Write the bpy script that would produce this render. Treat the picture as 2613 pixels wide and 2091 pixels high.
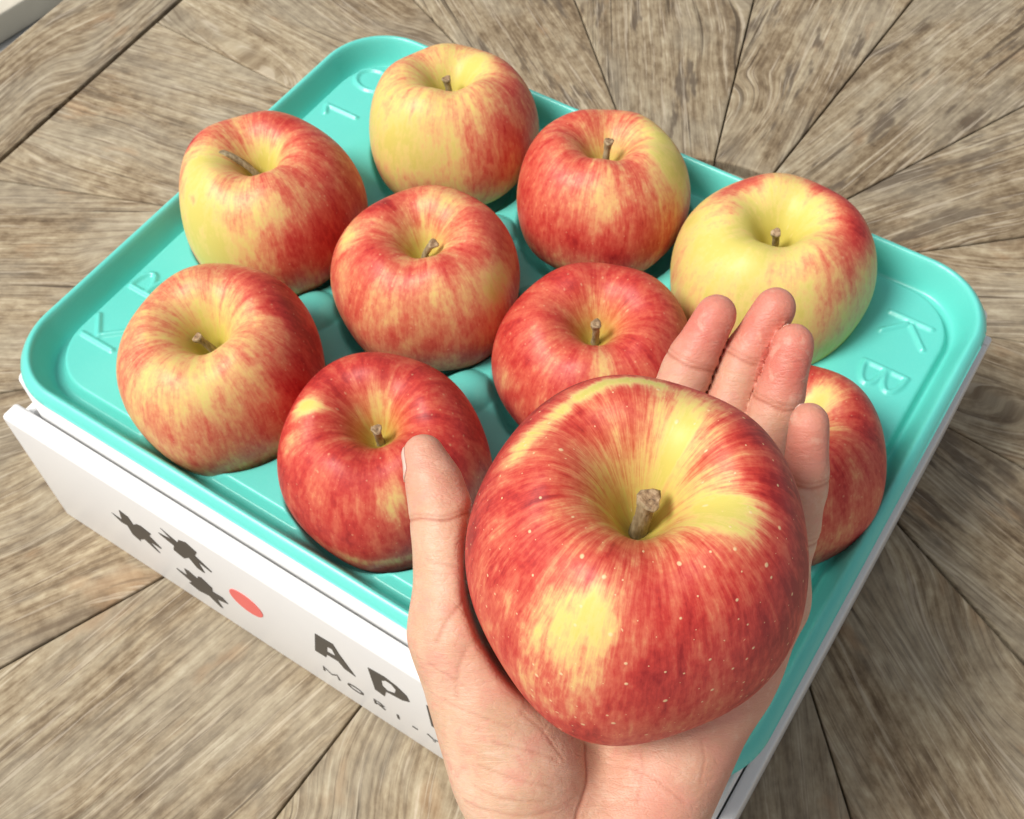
import bpy, bmesh, math, random
import numpy as np
from mathutils import Vector, Matrix

R_ = math.radians
scene = bpy.context.scene
for o in list(bpy.data.objects):
    bpy.data.objects.remove(o)
COL = scene.collection

# ------------------------------------------------------------------ camera
cam_d = bpy.data.cameras.new('camera')
cam = bpy.data.objects.new('camera', cam_d)
COL.objects.link(cam)
CAM_P = Vector((0.2094, -0.2951, 0.5998))
cam.location = CAM_P
cam.rotation_euler = (0.5969, 0.0220, 0.5776)
cam_d.sensor_fit = 'HORIZONTAL'
cam_d.sensor_width = 36.0
cam_d.lens = 1.1677 * 36.0
cam_d.clip_start = 0.01
cam_d.clip_end = 50.0
cam_d.dof.use_dof = True
cam_d.dof.focus_distance = 0.315
cam_d.dof.aperture_fstop = 58.0
scene.camera = cam

# ------------------------------------------------------------------ light
SUN_EL, SUN_AZ = R_(55), R_(235)      # azimuth: direction the light comes FROM, world angle from +X
world = bpy.data.worlds.new('World')
scene.world = world
world.use_nodes = True
wn = world.node_tree
wn.nodes.clear()
sky = wn.nodes.new('ShaderNodeTexSky')
sky.sky_type = 'NISHITA'
sky.sun_disc = False
sky.sun_elevation = SUN_EL
sky.sun_rotation = R_(90) - SUN_AZ
sky.air_density = 1.0
sky.dust_density = 4.0
hsv = wn.nodes.new('ShaderNodeHueSaturation')
hsv.inputs['Saturation'].default_value = 0.22     # cloud-veiled sky: nearly white
bg = wn.nodes.new('ShaderNodeBackground')
bg.inputs['Strength'].default_value = 0.096
wo = wn.nodes.new('ShaderNodeOutputWorld')
wn.links.new(sky.outputs[0], hsv.inputs['Color'])
wn.links.new(hsv.outputs[0], bg.inputs['Color'])
wn.links.new(bg.outputs[0], wo.inputs['Surface'])

sun_d = bpy.data.lights.new('sun', 'SUN')
sun_d.energy = 3.4
sun_d.angle = R_(19)
sun_d.color = (1.0, 0.96, 0.90)
sun = bpy.data.objects.new('sun', sun_d)
COL.objects.link(sun)
_d = Vector((math.cos(SUN_EL) * math.cos(SUN_AZ), math.cos(SUN_EL) * math.sin(SUN_AZ), math.sin(SUN_EL)))
sun.rotation_euler = _d.to_track_quat('Z', 'Y').to_euler()
sun.location = _d * 3

vs = scene.view_settings
vs.view_transform = 'Standard'
vs.look = 'None'
vs.exposure = 0.0
vs.gamma = 1.0
vs.use_curve_mapping = False
scene.cycles.use_denoising = True
scene.cycles.max_bounces = 8

# ------------------------------------------------------------------ helpers
def tag(o, label=None, cat=None, group=None, kind=None):
    if label: o['label'] = label
    if cat: o['category'] = cat
    if group: o['group'] = group
    if kind: o['kind'] = kind
    return o

def empty(name, loc=(0, 0, 0)):
    o = bpy.data.objects.new(name, None)
    o.empty_display_size = 0.05
    o.location = loc
    COL.objects.link(o)
    return o

def mesh_obj(name, verts, faces, mat=None, parent=None, smooth=True):
    me = bpy.data.meshes.new(name)
    me.from_pydata([tuple(map(float, v)) for v in verts], [], [tuple(map(int, f)) for f in faces])
    me.update()
    if mat: me.materials.append(mat)
    if smooth:
        me.polygons.foreach_set('use_smooth', [True] * len(me.polygons))
    o = bpy.data.objects.new(name, me)
    COL.objects.link(o)
    if parent: o.parent = parent
    return o

def bm_obj(name, bm, mat=None, parent=None, smooth=False):
    me = bpy.data.meshes.new(name)
    bm.normal_update()
    bm.to_mesh(me); bm.free()
    if mat: me.materials.append(mat)
    if smooth:
        me.polygons.foreach_set('use_smooth', [True] * len(me.polygons))
    o = bpy.data.objects.new(name, me)
    COL.objects.link(o)
    if parent: o.parent = parent
    return o

def box_bm(x0, x1, y0, y1, z0, z1, bevel=0.0, seg=3):
    bm = bmesh.new()
    bmesh.ops.create_cube(bm, size=1.0)
    for v in bm.verts:
        v.co = Vector((x0 + (v.co.x + .5) * (x1 - x0), y0 + (v.co.y + .5) * (y1 - y0), z0 + (v.co.z + .5) * (z1 - z0)))
    if bevel:
        bmesh.ops.bevel(bm, geom=bm.edges[:], offset=bevel, segments=seg, profile=.5, affect='EDGES')
    return bm

class NT:
    """tiny wrapper for building node trees"""
    def __init__(self, name):
        self.mat = bpy.data.materials.new(name)
        self.mat.use_nodes = True
        self.t = self.mat.node_tree
        self.t.nodes.clear()
        self.out = self.n('ShaderNodeOutputMaterial')
        self.bsdf = self.n('ShaderNodeBsdfPrincipled')
        self.l(self.bsdf.outputs[0], self.out.inputs[0])
    def n(self, typ, **kw):
        nd = self.t.nodes.new(typ)
        for k, v in kw.items(): setattr(nd, k, v)
        return nd
    def l(self, a, b): self.t.links.new(a, b)
    def val(self, sock, v):
        if hasattr(v, 'is_output') or isinstance(v, bpy.types.NodeSocket): self.l(v, sock)
        else: sock.default_value = v
    def set(self, name, v): self.val(self.bsdf.inputs[name], v)
    def math(self, op, a, b=0.0, c=0.0, clamp=False):
        m = self.n('ShaderNodeMath', operation=op, use_clamp=clamp)
        self.val(m.inputs[0], a); self.val(m.inputs[1], b); self.val(m.inputs[2], c)
        return m.outputs[0]
    def vmath(self, op, a, b=(0, 0, 0)):
        m = self.n('ShaderNodeVectorMath', operation=op)
        self.val(m.inputs[0], a); self.val(m.inputs[1], b)
        return m.outputs[0]
    def noise(self, vec, scale, detail=2.0, rough=.5, dist=0.0, dim='3D'):
        m = self.n('ShaderNodeTexNoise', noise_dimensions=dim)
        if vec is not None: self.l(vec, m.inputs['Vector'])
        m.inputs['Scale'].default_value = scale
        m.inputs['Detail'].default_value = detail
        m.inputs['Roughness'].default_value = rough
        m.inputs['Distortion'].default_value = dist
        return m.outputs[0]
    def voronoi(self, vec, scale, feature='F1', rand=1.0):
        m = self.n('ShaderNodeTexVoronoi', feature=feature)
        if vec is not None: self.l(vec, m.inputs['Vector'])
        m.inputs['Scale'].default_value = scale
        m.inputs['Randomness'].default_value = rand
        return m
    def ramp(self, fac, stops, interp='LINEAR'):
        m = self.n('ShaderNodeValToRGB')
        cr = m.color_ramp
        cr.interpolation = interp
        while len(cr.elements) < len(stops): cr.elements.new(0.5)
        for e, (p, c) in zip(cr.elements, stops):
            e.position = p
            e.color = (*c, 1.0) if len(c) == 3 else c
        self.l(fac, m.inputs[0])
        return m.outputs[0]
    def sstep(self, x, a, b):
        m = self.n('ShaderNodeMapRange', interpolation_type='SMOOTHSTEP')
        self.val(m.inputs[0], x)
        m.inputs[1].default_value = a; m.inputs[2].default_value = b
        return m.outputs[0]
    def mix(self, fac, a, b, blend='MIX'):
        m = self.n('ShaderNodeMix', data_type='RGBA', blend_type=blend)
        m.clamp_factor = True
        self.val(m.inputs[0], fac)
        for s, v in ((m.inputs[6], a), (m.inputs[7], b)):
            if isinstance(v, tuple): s.default_value = (*v, 1.0) if len(v) == 3 else v
            else: self.l(v, s)
        return m.outputs[2]
    def attr(self, name):
        return self.n('ShaderNodeAttribute', attribute_name=name)
    def objco(self):
        return self.n('ShaderNodeTexCoord').outputs['Object']
    def bump(self, height, strength=.3, dist=.001, normal=None):
        m = self.n('ShaderNodeBump')
        m.inputs['Strength'].default_value = strength
        m.inputs['Distance'].default_value = dist
        self.l(height, m.inputs['Height'])
        if normal is not None: self.l(normal, m.inputs['Normal'])
        self.l(m.outputs[0], self.bsdf.inputs['Normal'])
        return m.outputs[0]
    def mapping(self, vec, scale=(1, 1, 1), loc=None):
        m = self.n('ShaderNodeMapping')
        self.l(vec, m.inputs['Vector'])
        m.inputs['Scale'].default_value = scale
        if loc is not None: self.val(m.inputs['Location'], loc)
        return m.outputs[0]

# ------------------------------------------------------------------ materials
def mat_wood():
    m = NT('weathered_teak')
    co = m.objco()
    oinf = m.n('ShaderNodeObjectInfo')
    rnd = oinf.outputs['Random']
    off = m.n('ShaderNodeCombineXYZ')
    m.l(m.math('MULTIPLY', rnd, 37.0), off.inputs[0])
    m.l(m.math('MULTIPLY', rnd, 91.0), off.inputs[1])
    m.l(m.math('MULTIPLY', rnd, 13.0), off.inputs[2])
    p = m.vmath('ADD', co, off.outputs[0])
    # knots bend the grain round them
    near = m.sstep(m.noise(m.mapping(p, (5, 11, 5)), 1.0, 0), .60, .80)
    warp = m.n('ShaderNodeTexNoise'); m.l(m.mapping(p, (4, 6, 4)), warp.inputs['Vector'])
    warp.inputs['Scale'].default_value = 1.0; warp.inputs['Detail'].default_value = 2.0
    w = m.vmath('SUBTRACT', warp.outputs['Color'], (.5, .5, .5))
    w = m.vmath('MULTIPLY', w, (.0, .011, .0))
    kb = m.n('ShaderNodeCombineXYZ'); m.l(m.math('MULTIPLY', near, .020), kb.inputs[1])
    pw = m.vmath('ADD', m.vmath('ADD', p, w), kb.outputs[0])
    ring = m.n('ShaderNodeTexWave', wave_type='BANDS', bands_direction='Y', wave_profile='SIN')
    m.l(m.mapping(pw, (.10, 1, .3)), ring.inputs['Vector'])
    ring.inputs['Scale'].default_value = 60.0
    ring.inputs['Distortion'].default_value = 5.0
    ring.inputs['Detail'].default_value = 2.0
    ring.inputs['Detail Scale'].default_value = .35
    g1 = m.noise(m.mapping(pw, (4.5, 125, 40)), 1.0, 5, .62)
    g2 = m.noise(m.mapping(pw, (22, 520, 160)), 1.0, 4, .65)
    big = m.noise(m.mapping(p, (5, 9, 8)), 1.0, 3, .55)
    blot = m.noise(m.mapping(pw, (9, 38, 20)), 1.0, 5, .68)
    mott = m.noise(m.mapping(pw, (95, 170, 100)), 1.0, 4, .65)
    ringon = m.sstep(m.noise(m.mapping(p, (3, 6, 3)), 1.0, 1), .45, .62)
    def c5(x, a): return m.math('MULTIPLY', m.math('SUBTRACT', x, .5), a)
    f = m.math('ADD', .45, c5(g1, .58))
    f = m.math('ADD', f, m.math('MULTIPLY', c5(ring.outputs['Fac'], .12), ringon))
    f = m.math('ADD', f, c5(g2, .60))
    f = m.math('ADD', f, c5(mott, .85))
    f = m.math('ADD', f, c5(big, .40))
    f = m.math('ADD', f, c5(blot, .72))
    col = m.ramp(f, [(.14, (.115, .078, .046)), (.34, (.225, .164, .100)), (.50, (.335, .262, .168)), (.66, (.445, .366, .246)), (.88, (.590, .515, .375))])
    gr = m.noise(m.mapping(p, (9, 17, 10)), 1.0, 4, .6)
    col = m.mix(m.math('MULTIPLY', m.sstep(gr, .42, .62), .6), col, m.mix(.6, col, (.375, .345, .270)))
    rust = m.noise(m.mapping(pw, (16, 34, 10)), 1.0, 3, .6)
    col = m.mix(m.math('MULTIPLY', m.sstep(rust, .60, .72), .35), col, (.42, .255, .135))
    oc = m.n('ShaderNodeSeparateColor'); m.l(oinf.outputs['Color'], oc.inputs[0])
    tint = oc.outputs[0]; stain = oc.outputs[1]
    tintc = m.n('ShaderNodeCombineColor')
    for i in range(3): m.l(tint, tintc.inputs[i])
    col = m.mix(1.0, col, tintc.outputs[0], 'MULTIPLY')
    # dark knots and water stains
    v = m.voronoi(m.mapping(pw, (10, 17, 1)), 1.0)
    vn = m.math('ADD', v.outputs['Distance'], m.math('MULTIPLY', m.noise(p, 70, 4, .65), .30))
    pick = m.n('ShaderNodeSeparateColor'); m.l(v.outputs['Color'], pick.inputs[0])
    knot = m.math('MULTIPLY', m.sstep(vn, .34, .21), m.math('GREATER_THAN', pick.outputs[0], .54))
    col = m.mix(m.math('MULTIPLY', m.math('MULTIPLY', knot, .85), stain), col, (.085, .060, .040))
    st = m.noise(m.mapping(pw, (9, 40, 10)), 1.0, 4, .7)
    col = m.mix(m.math('MULTIPLY', m.math('MULTIPLY', m.sstep(st, .55, .63), .90), stain), col, (.100, .076, .056))
    fs = m.noise(m.mapping(pw, (16, 430, 60)), 1.0, 3, .7)
    col = m.mix(m.math('MULTIPLY', m.sstep(fs, .56, .62), .42), col, (.13, .092, .060))
    lt = m.noise(m.mapping(pw, (14, 360, 60)), 1.0, 3, .7)
    col = m.mix(m.math('MULTIPLY', m.sstep(lt, .57, .64), .36), col, (.62, .54, .42))
    # long dark checks
    chk = m.noise(m.mapping(pw, (5, 190, 80)), 1.0, 2, .5)
    chk2 = m.noise(m.mapping(p, (5, 9, 6)), 1.0, 1)
    ck = m.math('MULTIPLY', m.sstep(chk, .36, .28), m.sstep(chk2, .42, .56))
    col = m.mix(m.math('MULTIPLY', ck, .75), col, (.06, .042, .028))
    m.set('Base Color', col)
    m.set('Roughness', .74)
    m.set('Specular IOR Level', .22)
    h = m.math('ADD', m.math('MULTIPLY', g1, .6), m.math('MULTIPLY', g2, .4))
    h = m.math('SUBTRACT', h, m.math('MULTIPLY', ck, .8))
    m.bump(h, .60, .0014)
    return m.mat

def mat_simple(name, col, rough=.5, spec=.5, bump=None, var=0.0, vscale=40):
    m = NT(name)
    co = m.objco()
    if var:
        n = m.noise(co, vscale, 3, .6)
        c = m.mix(m.math('MULTIPLY', m.sstep(n, .3, .7), var), col, tuple(x * .6 for x in col))
        m.set('Base Color', c)
    else:
        m.set('Base Color', (*col, 1))
    m.set('Roughness', rough)
    m.set('Specular IOR Level', spec)
    if bump:
        m.bump(m.noise(co, bump[0], 3, .6), bump[1], bump[2])
    return m

def mat_card():
    m = NT('white_coated_card')
    co = m.objco()
    n = m.noise(co, 25, 3, .6)
    m.set('Base Color', m.mix(n, (.79, .79, .79), (.83, .83, .825)))
    m.set('Roughness', .34)
    m.set('Specular IOR Level', .5)
    h = m.math('ADD', m.noise(co, 160, 3, .6), m.math('MULTIPLY', m.noise(co, 12, 2), 4.0))
    m.bump(h, .08, .001)
    return m.mat

def mat_tray():
    m = NT('turquoise_foam')
    co = m.objco()
    n = m.noise(co, 900, 3, .65)
    n2 = m.noise(co, 14, 3, .6)
    c = m.mix(n2, (.105, .590, .515), (.165, .680, .600))
    c = m.mix(m.math('MULTIPLY', m.sstep(n, .45, .75), .18), c, (.22, .70, .60))
    m.set('Base Color', c)
    m.set('Roughness', m.math('ADD', .26, m.math('MULTIPLY', n2, .12)))
    m.set('Specular IOR Level', .55)
    m.set('Subsurface Weight', .12)
    m.set('Subsurface Radius', (.4, 1.0, .9))
    m.set('Subsurface Scale', .004)
    m.bump(m.noise(co, 1300, 3, .6), .10, .0006)
    return m.mat

def mat_apple(dots=1.0):
    m = NT('apple_skin')
    co = m.objco()
    rnd = m.n('ShaderNodeObjectInfo').outputs['Random']
    pol = m.attr('pol').outputs['Vector']
    bl = m.attr('blush').outputs['Fac']
    cav = m.attr('cavity').outputs['Fac']
    o = m.n('ShaderNodeCombineXYZ')
    m.l(m.math('MULTIPLY', rnd, 53.0), o.inputs[0]); m.l(m.math('MULTIPLY', rnd, 31.0), o.inputs[1]); m.l(m.math('MULTIPLY', rnd, 17.0), o.inputs[2])
    pp = m.vmath('ADD', pol, o.outputs[0])
    wn_ = m.n('ShaderNodeTexNoise'); m.l(co, wn_.inputs['Vector']); wn_.inputs['Scale'].default_value = 70
    wj = m.vmath('MULTIPLY', m.vmath('SUBTRACT', wn_.outputs['Color'], (.5, .5, .5)), (.05, .05, .10))
    pp = m.vmath('ADD', pp, wj)
    s0 = m.noise(m.mapping(pp, (4.5, 4.5, 2.6)), 1.0, 2, .5)
    s1 = m.noise(m.mapping(pp, (13, 13, 3.0)), 1.0, 3, .6)
    s2 = m.noise(m.mapping(pp, (38, 38, 6.5)), 1.0, 3, .65)
    mo = m.noise(m.vmath('ADD', m.mapping(co, (1, 1, .55)), o.outputs[0]), 420, 4, .65)
    stk = m.attr('streak').outputs['Fac']
    band = m.math('MULTIPLY', m.sstep(bl, .02, .30), m.sstep(bl, .82, .50))
    stk = m.math('MULTIPLY', stk, m.math('ADD', .85, m.math('MULTIPLY', band, .50)))
    v = m.math('ADD', bl, m.math('MULTIPLY', m.math('SUBTRACT', s0, .5), .66))
    v = m.math('ADD', v, m.math('MULTIPLY', m.math('SUBTRACT', s1, .5), m.math('MULTIPLY', stk, .62)))
    v = m.math('ADD', v, m.math('MULTIPLY', m.math('SUBTRACT', s2, .5), m.math('MULTIPLY', stk, .44)))
    v = m.math('ADD', v, m.math('MULTIPLY', m.math('SUBTRACT', mo, .5), .50))
    col = m.ramp(v, [(.00, (.64, .55, .135)), (.15, (.72, .575, .185)), (.31, (.74, .44, .175)), (.46, (.69, .260, .125)),
                     (.62, (.62, .120, .070)), (.80, (.52, .042, .032)), (1.0, (.31, .013, .015))])
    # green-yellow floor of the stalk cavity, with a little russet
    cg = m.mix(m.noise(co, 120, 3), (.43, .345, .045), (.53, .43, .07))
    col = m.mix(cav, col, cg)
    # lenticels
    dr = m.vmath('NORMALIZE', co)
    vo = m.voronoi(m.vmath('ADD', dr, o.outputs[0]), 6.5)
    fp = m.vmath('NORMALIZE', m.vmath('SUBTRACT', vo.outputs['Position'], o.outputs[0]))
    dd = m.n('ShaderNodeVectorMath', operation='DISTANCE'); m.l(dr, dd.inputs[0]); m.l(fp, dd.inputs[1])
    sz = m.n('ShaderNodeSeparateColor'); m.l(vo.outputs['Color'], sz.inputs[0])
    rad = m.math('ADD', .003, m.math('MULTIPLY', m.math('POWER', sz.outputs[0], 2.0), .010))
    dot = m.sstep(m.math('DIVIDE', dd.outputs['Value'], rad), 1.25, .55)
    col = m.mix(m.math('MULTIPLY', dot, .75 * dots), col, (.82, .62, .34))
    m.set('Base Color', col)
    m.set('Roughness', m.math('ADD', .40, m.math('MULTIPLY', mo, .16)))
    m.set('Specular IOR Level', .38)
    m.set('Subsurface Weight', .10)
    m.set('Subsurface Radius', (1.0, .45, .15))
    m.set('Subsurface Scale', .003)
    h = m.math('ADD', m.math('MULTIPLY', mo, .35), m.math('MULTIPLY', dot, .6))
    h = m.math('ADD', h, m.math('MULTIPLY', s2, .25))
    h = m.math('ADD', h, m.math('MULTIPLY', m.noise(co, 45, 2), 1.6))
    m.bump(h, .22, .0007)
    return m.mat

def mat_stem():
    m = NT('apple_stalk')
    co = m.objco()
    n = m.noise(m.mapping(co, (500, 500, 120)), 1.0, 3, .6)
    tip = m.attr('tip').outputs['Fac']
    c = m.ramp(n, [(.3, (.16, .115, .06)), (.5, (.32, .25, .14)), (.72, (.48, .41, .26))])
    c2 = m.ramp(n, [(.3, (.10, .06, .035)), (.5, (.30, .19, .10)), (.7, (.55, .40, .24))])
    m.set('Base Color', m.mix(tip, c, c2))
    m.set('Roughness', .75)
    m.bump(n, .8, .0008)
    return m.mat

M_WOOD = mat_wood()
M_CARD = mat_card()
M_TRAY = mat_tray()
M_APPLE = mat_apple(.35)
M_APPLE_NEAR = mat_apple(1.0)
M_STEM = mat_stem()
M_GAP_SHADE = mat_simple('gap_shade_dark', (.03, .024, .018), .9, .2).mat  # near-black colour standing in for shade in the plank gaps
M_PRINT = mat_simple('charcoal_print', (.075, .068, .060), .5, .4).mat
M_RED = mat_simple('coral_print', (.86, .165, .15), .45, .4).mat
M_GROUND = mat_simple('pale_stone', (.42, .42, .40), .8, .3, (60, .3, .004), .35, 9).mat
M_STRIP = mat_simple('cream_stone', (.62, .58, .48), .8, .3, (60, .3, .004), .2, 9).mat

# ------------------------------------------------------------------ ground
ground = bm_obj('ground', box_bm(-30, 30, -30, 30, -.80, -.74), M_GROUND)
tag(ground, kind='structure')

edge = bm_obj('stone_edging', box_bm(-.040, .022, -3.0, 3.0, 0, .05, .004, 2), M_STRIP)
edge.location = (-1.492, .70, -.739)
edge.rotation_euler = (0, 0, R_(-7))
tag(edge, kind='structure')

# ------------------------------------------------------------------ teak table
TC = Vector((0.0167, 0.1814, 0))
R_IN, R_RING, R_OUT = .118, .478, .562      # octagon apothems
OCT0 = 183.4
TH = .028
table = empty('teak_table', (TC.x, TC.y, -.74))
tag(table, 'weathered teak table top of radial planks inside a straight-sided outer rim', 'table')
SEAMS = [-136.5, -113, -91, -69.5, -47.8, -25.8, -4.2, 19.5, 42.5, 65.5, 88, 108, 135, 155.5, 177.8, 200.5]
rng = random.Random(7)

SIDES = [(OCT0 + 45 * k, .478 + (.075 if k in (1, 2, 3) else 0)) for k in range(8)]      # outward angle, distance of the rim joint
def poly_r(ang, extra=0.0):
    return min((ap + extra) / math.cos(R_(ang - f)) for f, ap in SIDES if math.cos(R_(ang - f)) > .05)

def corner(k, extra):
    (f0, a0), (f1, a1) = SIDES[k], SIDES[(k + 1) % 8]
    n0 = Vector((math.cos(R_(f0)), math.sin(R_(f0)))); n1 = Vector((math.cos(R_(f1)), math.sin(R_(f1))))
    det = n0.x * n1.y - n0.y * n1.x
    p, q = a0 + extra, a1 + extra
    return Vector(((p * n1.y - q * n0.y) / det, (q * n0.x - p * n1.x) / det))

def board(name, loop, rot, z, par):
    """bevelled board from an outline in table space; local X runs along the grain"""
    bm = bmesh.new()
    c, s_ = math.cos(-rot), math.sin(-rot)
    pts = [(x * c - y * s_, x * s_ + y * c) for x, y in loop]
    top = [bm.verts.new((x, y, 0)) for x, y in pts]
    bot = [bm.verts.new((x, y, -TH)) for x, y in pts]
    bm.faces.new(top); bm.faces.new(bot[::-1])
    n = len(pts)
    for i in range(n):
        bm.faces.new((top[i], bot[i], bot[(i + 1) % n], top[(i + 1) % n]))
    bmesh.ops.recalc_face_normals(bm, faces=bm.faces[:])
    ed = [e for e in bm.edges if all(abs(v.co.z) < 1e-9 for v in e.verts)]
    bmesh.ops.bevel(bm, geom=ed, offset=.0014, segments=2, profile=.5, affect='EDGES')
    o = bm_obj(name, bm, M_WOOD, par)
    o.location = (0, 0, .74 + z)
    o.rotation_euler = (0, 0, rot)
    return o

for i, a in enumerate(SEAMS):
    b = SEAMS[(i + 1) % 16]
    if b < a: b += 360
    g = rng.uniform(.0007, .0015) / 2
    mid = R_((a + b) / 2)
    ins = Vector((math.cos(mid), math.sin(mid)))
    def edge_pt(ang, r, side):
        t = Vector((-math.sin(R_(ang)), math.cos(R_(ang)))) * g * side
        return Vector((r * math.cos(R_(ang)), r * math.sin(R_(ang)))) + t
    ns = 8
    outer = []
    for k in range(ns + 1):
        an = a + (b - a) * k / ns
        outer.append(edge_pt(an, poly_r(an, -.001), 1 if k == 0 else (-1 if k == ns else 0)))
    inner = []
    for k in range(ns, -1, -1):
        an = a + (b - a) * k / ns
        inner.append(edge_pt(an, R_IN, 1 if k == 0 else (-1 if k == ns else 0)))
    o = board('plank', outer + inner, mid, -rng.uniform(0, .0012), table)
    # tint (R) and amount of dark staining (G) of each board
    m_ = ((a + b) / 2 + 180) % 360 - 180
    tint, stain = {0: (1, .3)}.get(0)
    if -30 < m_ < 60: tint, stain = .93, .75
    if 60 <= m_ < 150: tint, stain = .86, .9
    if m_ < -30: tint, stain = 1.02, .35
    if m_ > 150: tint, stain = 1.06, .4
    o.color = (tint * rng.uniform(.90, 1.07), stain, rng.random(), 1)
for k in range(8):
    k0 = (k - 1) % 8
    loop = [corner(k0, .0018), corner(k0, .084), corner(k, .084), corner(k, .0018)]
    cm = sum(loop, Vector((0, 0))) / 4
    loop = [p + (cm - p).normalized() * .0008 for p in loop]
    o = board('rim_segment', loop, R_(SIDES[k][0] - 90), -.0003, table)
    o.color = (.92, .6, rng.random(), 1)
bm = bmesh.new()
bmesh.ops.create_cone(bm, cap_ends=True, segments=64, radius1=R_IN - .006, radius2=R_IN - .006, depth=.02)
o = bm_obj('hub_disc', bm, M_WOOD, table); o.location = (0, 0, .74 - .014)
bm = bmesh.new()
bmesh.ops.create_cone(bm, cap_ends=True, segments=96, radius1=R_OUT - .03, radius2=R_OUT - .03, depth=.02)
o = bm_obj('gap_shade_board', bm, M_GAP_SHADE, table); o.location = (0, 0, .74 - TH - .0112)  # added dark sheet below the planks, so their gaps look shaded
for k in range(4):
    bm = box_bm(-.03, .03, -.03, .03, .0, .69, .003, 2)
    o = bm_obj('leg', bm, M_WOOD, table)
    o.location = (.34 * math.cos(R_(45 + 90 * k)), .34 * math.sin(R_(45 + 90 * k)), 0)

# ------------------------------------------------------------------ carton
HO, A2, B2 = .1023, .2022, .1594
carton = empty('apple_carton', (0, 0, 0))
tag(carton, 'open white card carton with black figures and lettering under the turquoise tray', 'box')
TF, TS = .0105, .0058
bm_obj('front_panel', box_bm(-A2, A2, -B2, -B2 + TF, .0006, HO, .0022, 4), M_CARD, carton, True)
BB = .1535
bm_obj('back_panel', box_bm(-A2, A2, BB - TS, BB, .0006, HO, .0016, 4), M_CARD, carton, True)
for s in (-1, 1):
    x0, x1 = sorted((s * A2, s * (A2 - TS)))
    bm_obj('side_panel', box_bm(x0, x1, -B2 + TF + .0003, BB - TS - .0003, .0006, HO - (.0004 if s > 0 else .009), .0016, 4), M_CARD, carton, True)
bm_obj('base_panel', box_bm(-A2 + TS, A2 - TS, -B2 + TF, BB - TS, .0008, .004), M_CARD, carton)

# inner carton that carries the tray
inner = empty('inner_carton', (.0014, 0, .004))
tag(inner, 'plain white inner card box standing inside the printed carton beneath the tray', 'box')
AI, BI, ZI = .1942, .1470, .1275
def wall_ring(name, a, b, r, t, z0, z1, mat, par, back=0.0):
    def loop(a, b, r, n=10):
        pts = []
        for cx, cy, st in ((a - r, b - r, 0), (-a + r, b - r, 90), (-a + r, -b + r, 180), (a - r, -b + r, 270)):
            for i in range(n + 1):
                an = R_(st + 90 * i / n)
                pts.append((cx + r * math.cos(an), cy + r * math.sin(an)))
        return pts
    L = [loop(a, b, r), loop(a, b, r), loop(a - .0012, b - .0012, r - .0012), loop(a - t + .0012, b - t + .0012, r - t + .0012), loop(a - t, b - t, r - t), loop(a - t, b - t, r - t)]
    Z = [z0, z1 - .0012, z1, z1, z1 - .0012, z0]
    V, F = [], []
    n = len(L[0])
    for l, z in zip(L, Z):
        V += [(x, y - (back if y > 0 else 0), z) for x, y in l]
    for k in range(len(L)):
        k2 = (k + 1) % len(L)
        for i in range(n):
            F.append((k * n + i, k * n + (i + 1) % n, k2 * n + (i + 1) % n, k2 * n + i))
    return mesh_obj(name, V, F, mat, par)
wall_ring('wall', AI, BI, .006, .0035, .0, ZI - .004, M_CARD, inner)
bm_obj('base_panel', box_bm(-AI + .0045, AI - .0045, -BI + .0045, BI - .0045, .0005, .004), M_CARD, inner)

# print on the carton front
def flat_print(name, outline, mat, par, holes=(), y=-B2, t=.00025):
    cu = bpy.data.curves.new(name, 'CURVE')
    cu.dimensions = '2D'
    cu.fill_mode = 'BOTH'
    for pts in (outline, *holes):
        sp = cu.splines.new('POLY')
        sp.points.add(len(pts) - 1)
        for p, (x, z) in zip(sp.points, pts): p.co = (x, z, 0, 1)
        sp.use_cyclic_u = True
    cu.extrude = t
    tmp = bpy.data.objects.new('tmp', cu)
    COL.objects.link(tmp)
    dg = bpy.context.evaluated_depsgraph_get()
    me = bpy.data.meshes.new_from_object(tmp.evaluated_get(dg))
    bpy.data.objects.remove(tmp); bpy.data.curves.remove(cu)
    me.transform(Matrix.Translation((0, y, 0)) @ Matrix.Rotation(R_(90), 4, 'X'))
    me.materials.clear(); me.materials.append(mat)
    o = bpy.data.objects.new(name, me)
    COL.objects.link(o); o.parent = par
    return o

FIGS = [
 [(-.142,.0598),(-.1350,.0588),(-.1318,.0721),(-.1262,.0700),(-.1255,.0625),(-.1215,.0672),(-.1180,.0686),(-.1120,.0659),(-.1150,.0614),(-.1093,.0532),(-.1100,.0520),(-.1177,.0522),(-.1135,.0436),(-.1148,.0432),(-.1222,.0502),(-.1274,.0449),(-.1277,.0424),(-.1324,.0455),(-.1325,.0550),(-.1371,.0543)],
 [(-.0987,.0857),(-.0892,.0801),(-.0870,.0850),(-.0811,.0883),(-.0756,.0836),(-.0790,.0767),(-.0704,.0681),(-.0712,.0668),(-.0788,.0700),(-.0778,.0591),(-.0794,.0585),(-.0828,.0593),(-.0858,.0675),(-.0910,.0612),(-.0970,.0644),(-.0950,.0700),(-.0940,.0714),(-.1019,.0750),(-.1031,.0766),(-.0939,.0787)],
 [(-.1049,.0356),(-.0975,.0348),(-.0968,.0438),(-.0935,.0444),(-.0885,.0408),(-.0870,.0450),(-.0842,.0469),(-.0786,.0409),(-.0800,.0349),(-.0728,.0357),(-.0704,.0308),(-.0792,.0268),(-.0780,.0168),(-.0800,.0166),(-.0858,.0236),(-.0937,.0208),(-.0998,.0239),(-.0965,.0280),(-.1050,.0340)]]
for f in FIGS:
    flat_print('printed_figure', f, M_PRINT, carton)
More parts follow.
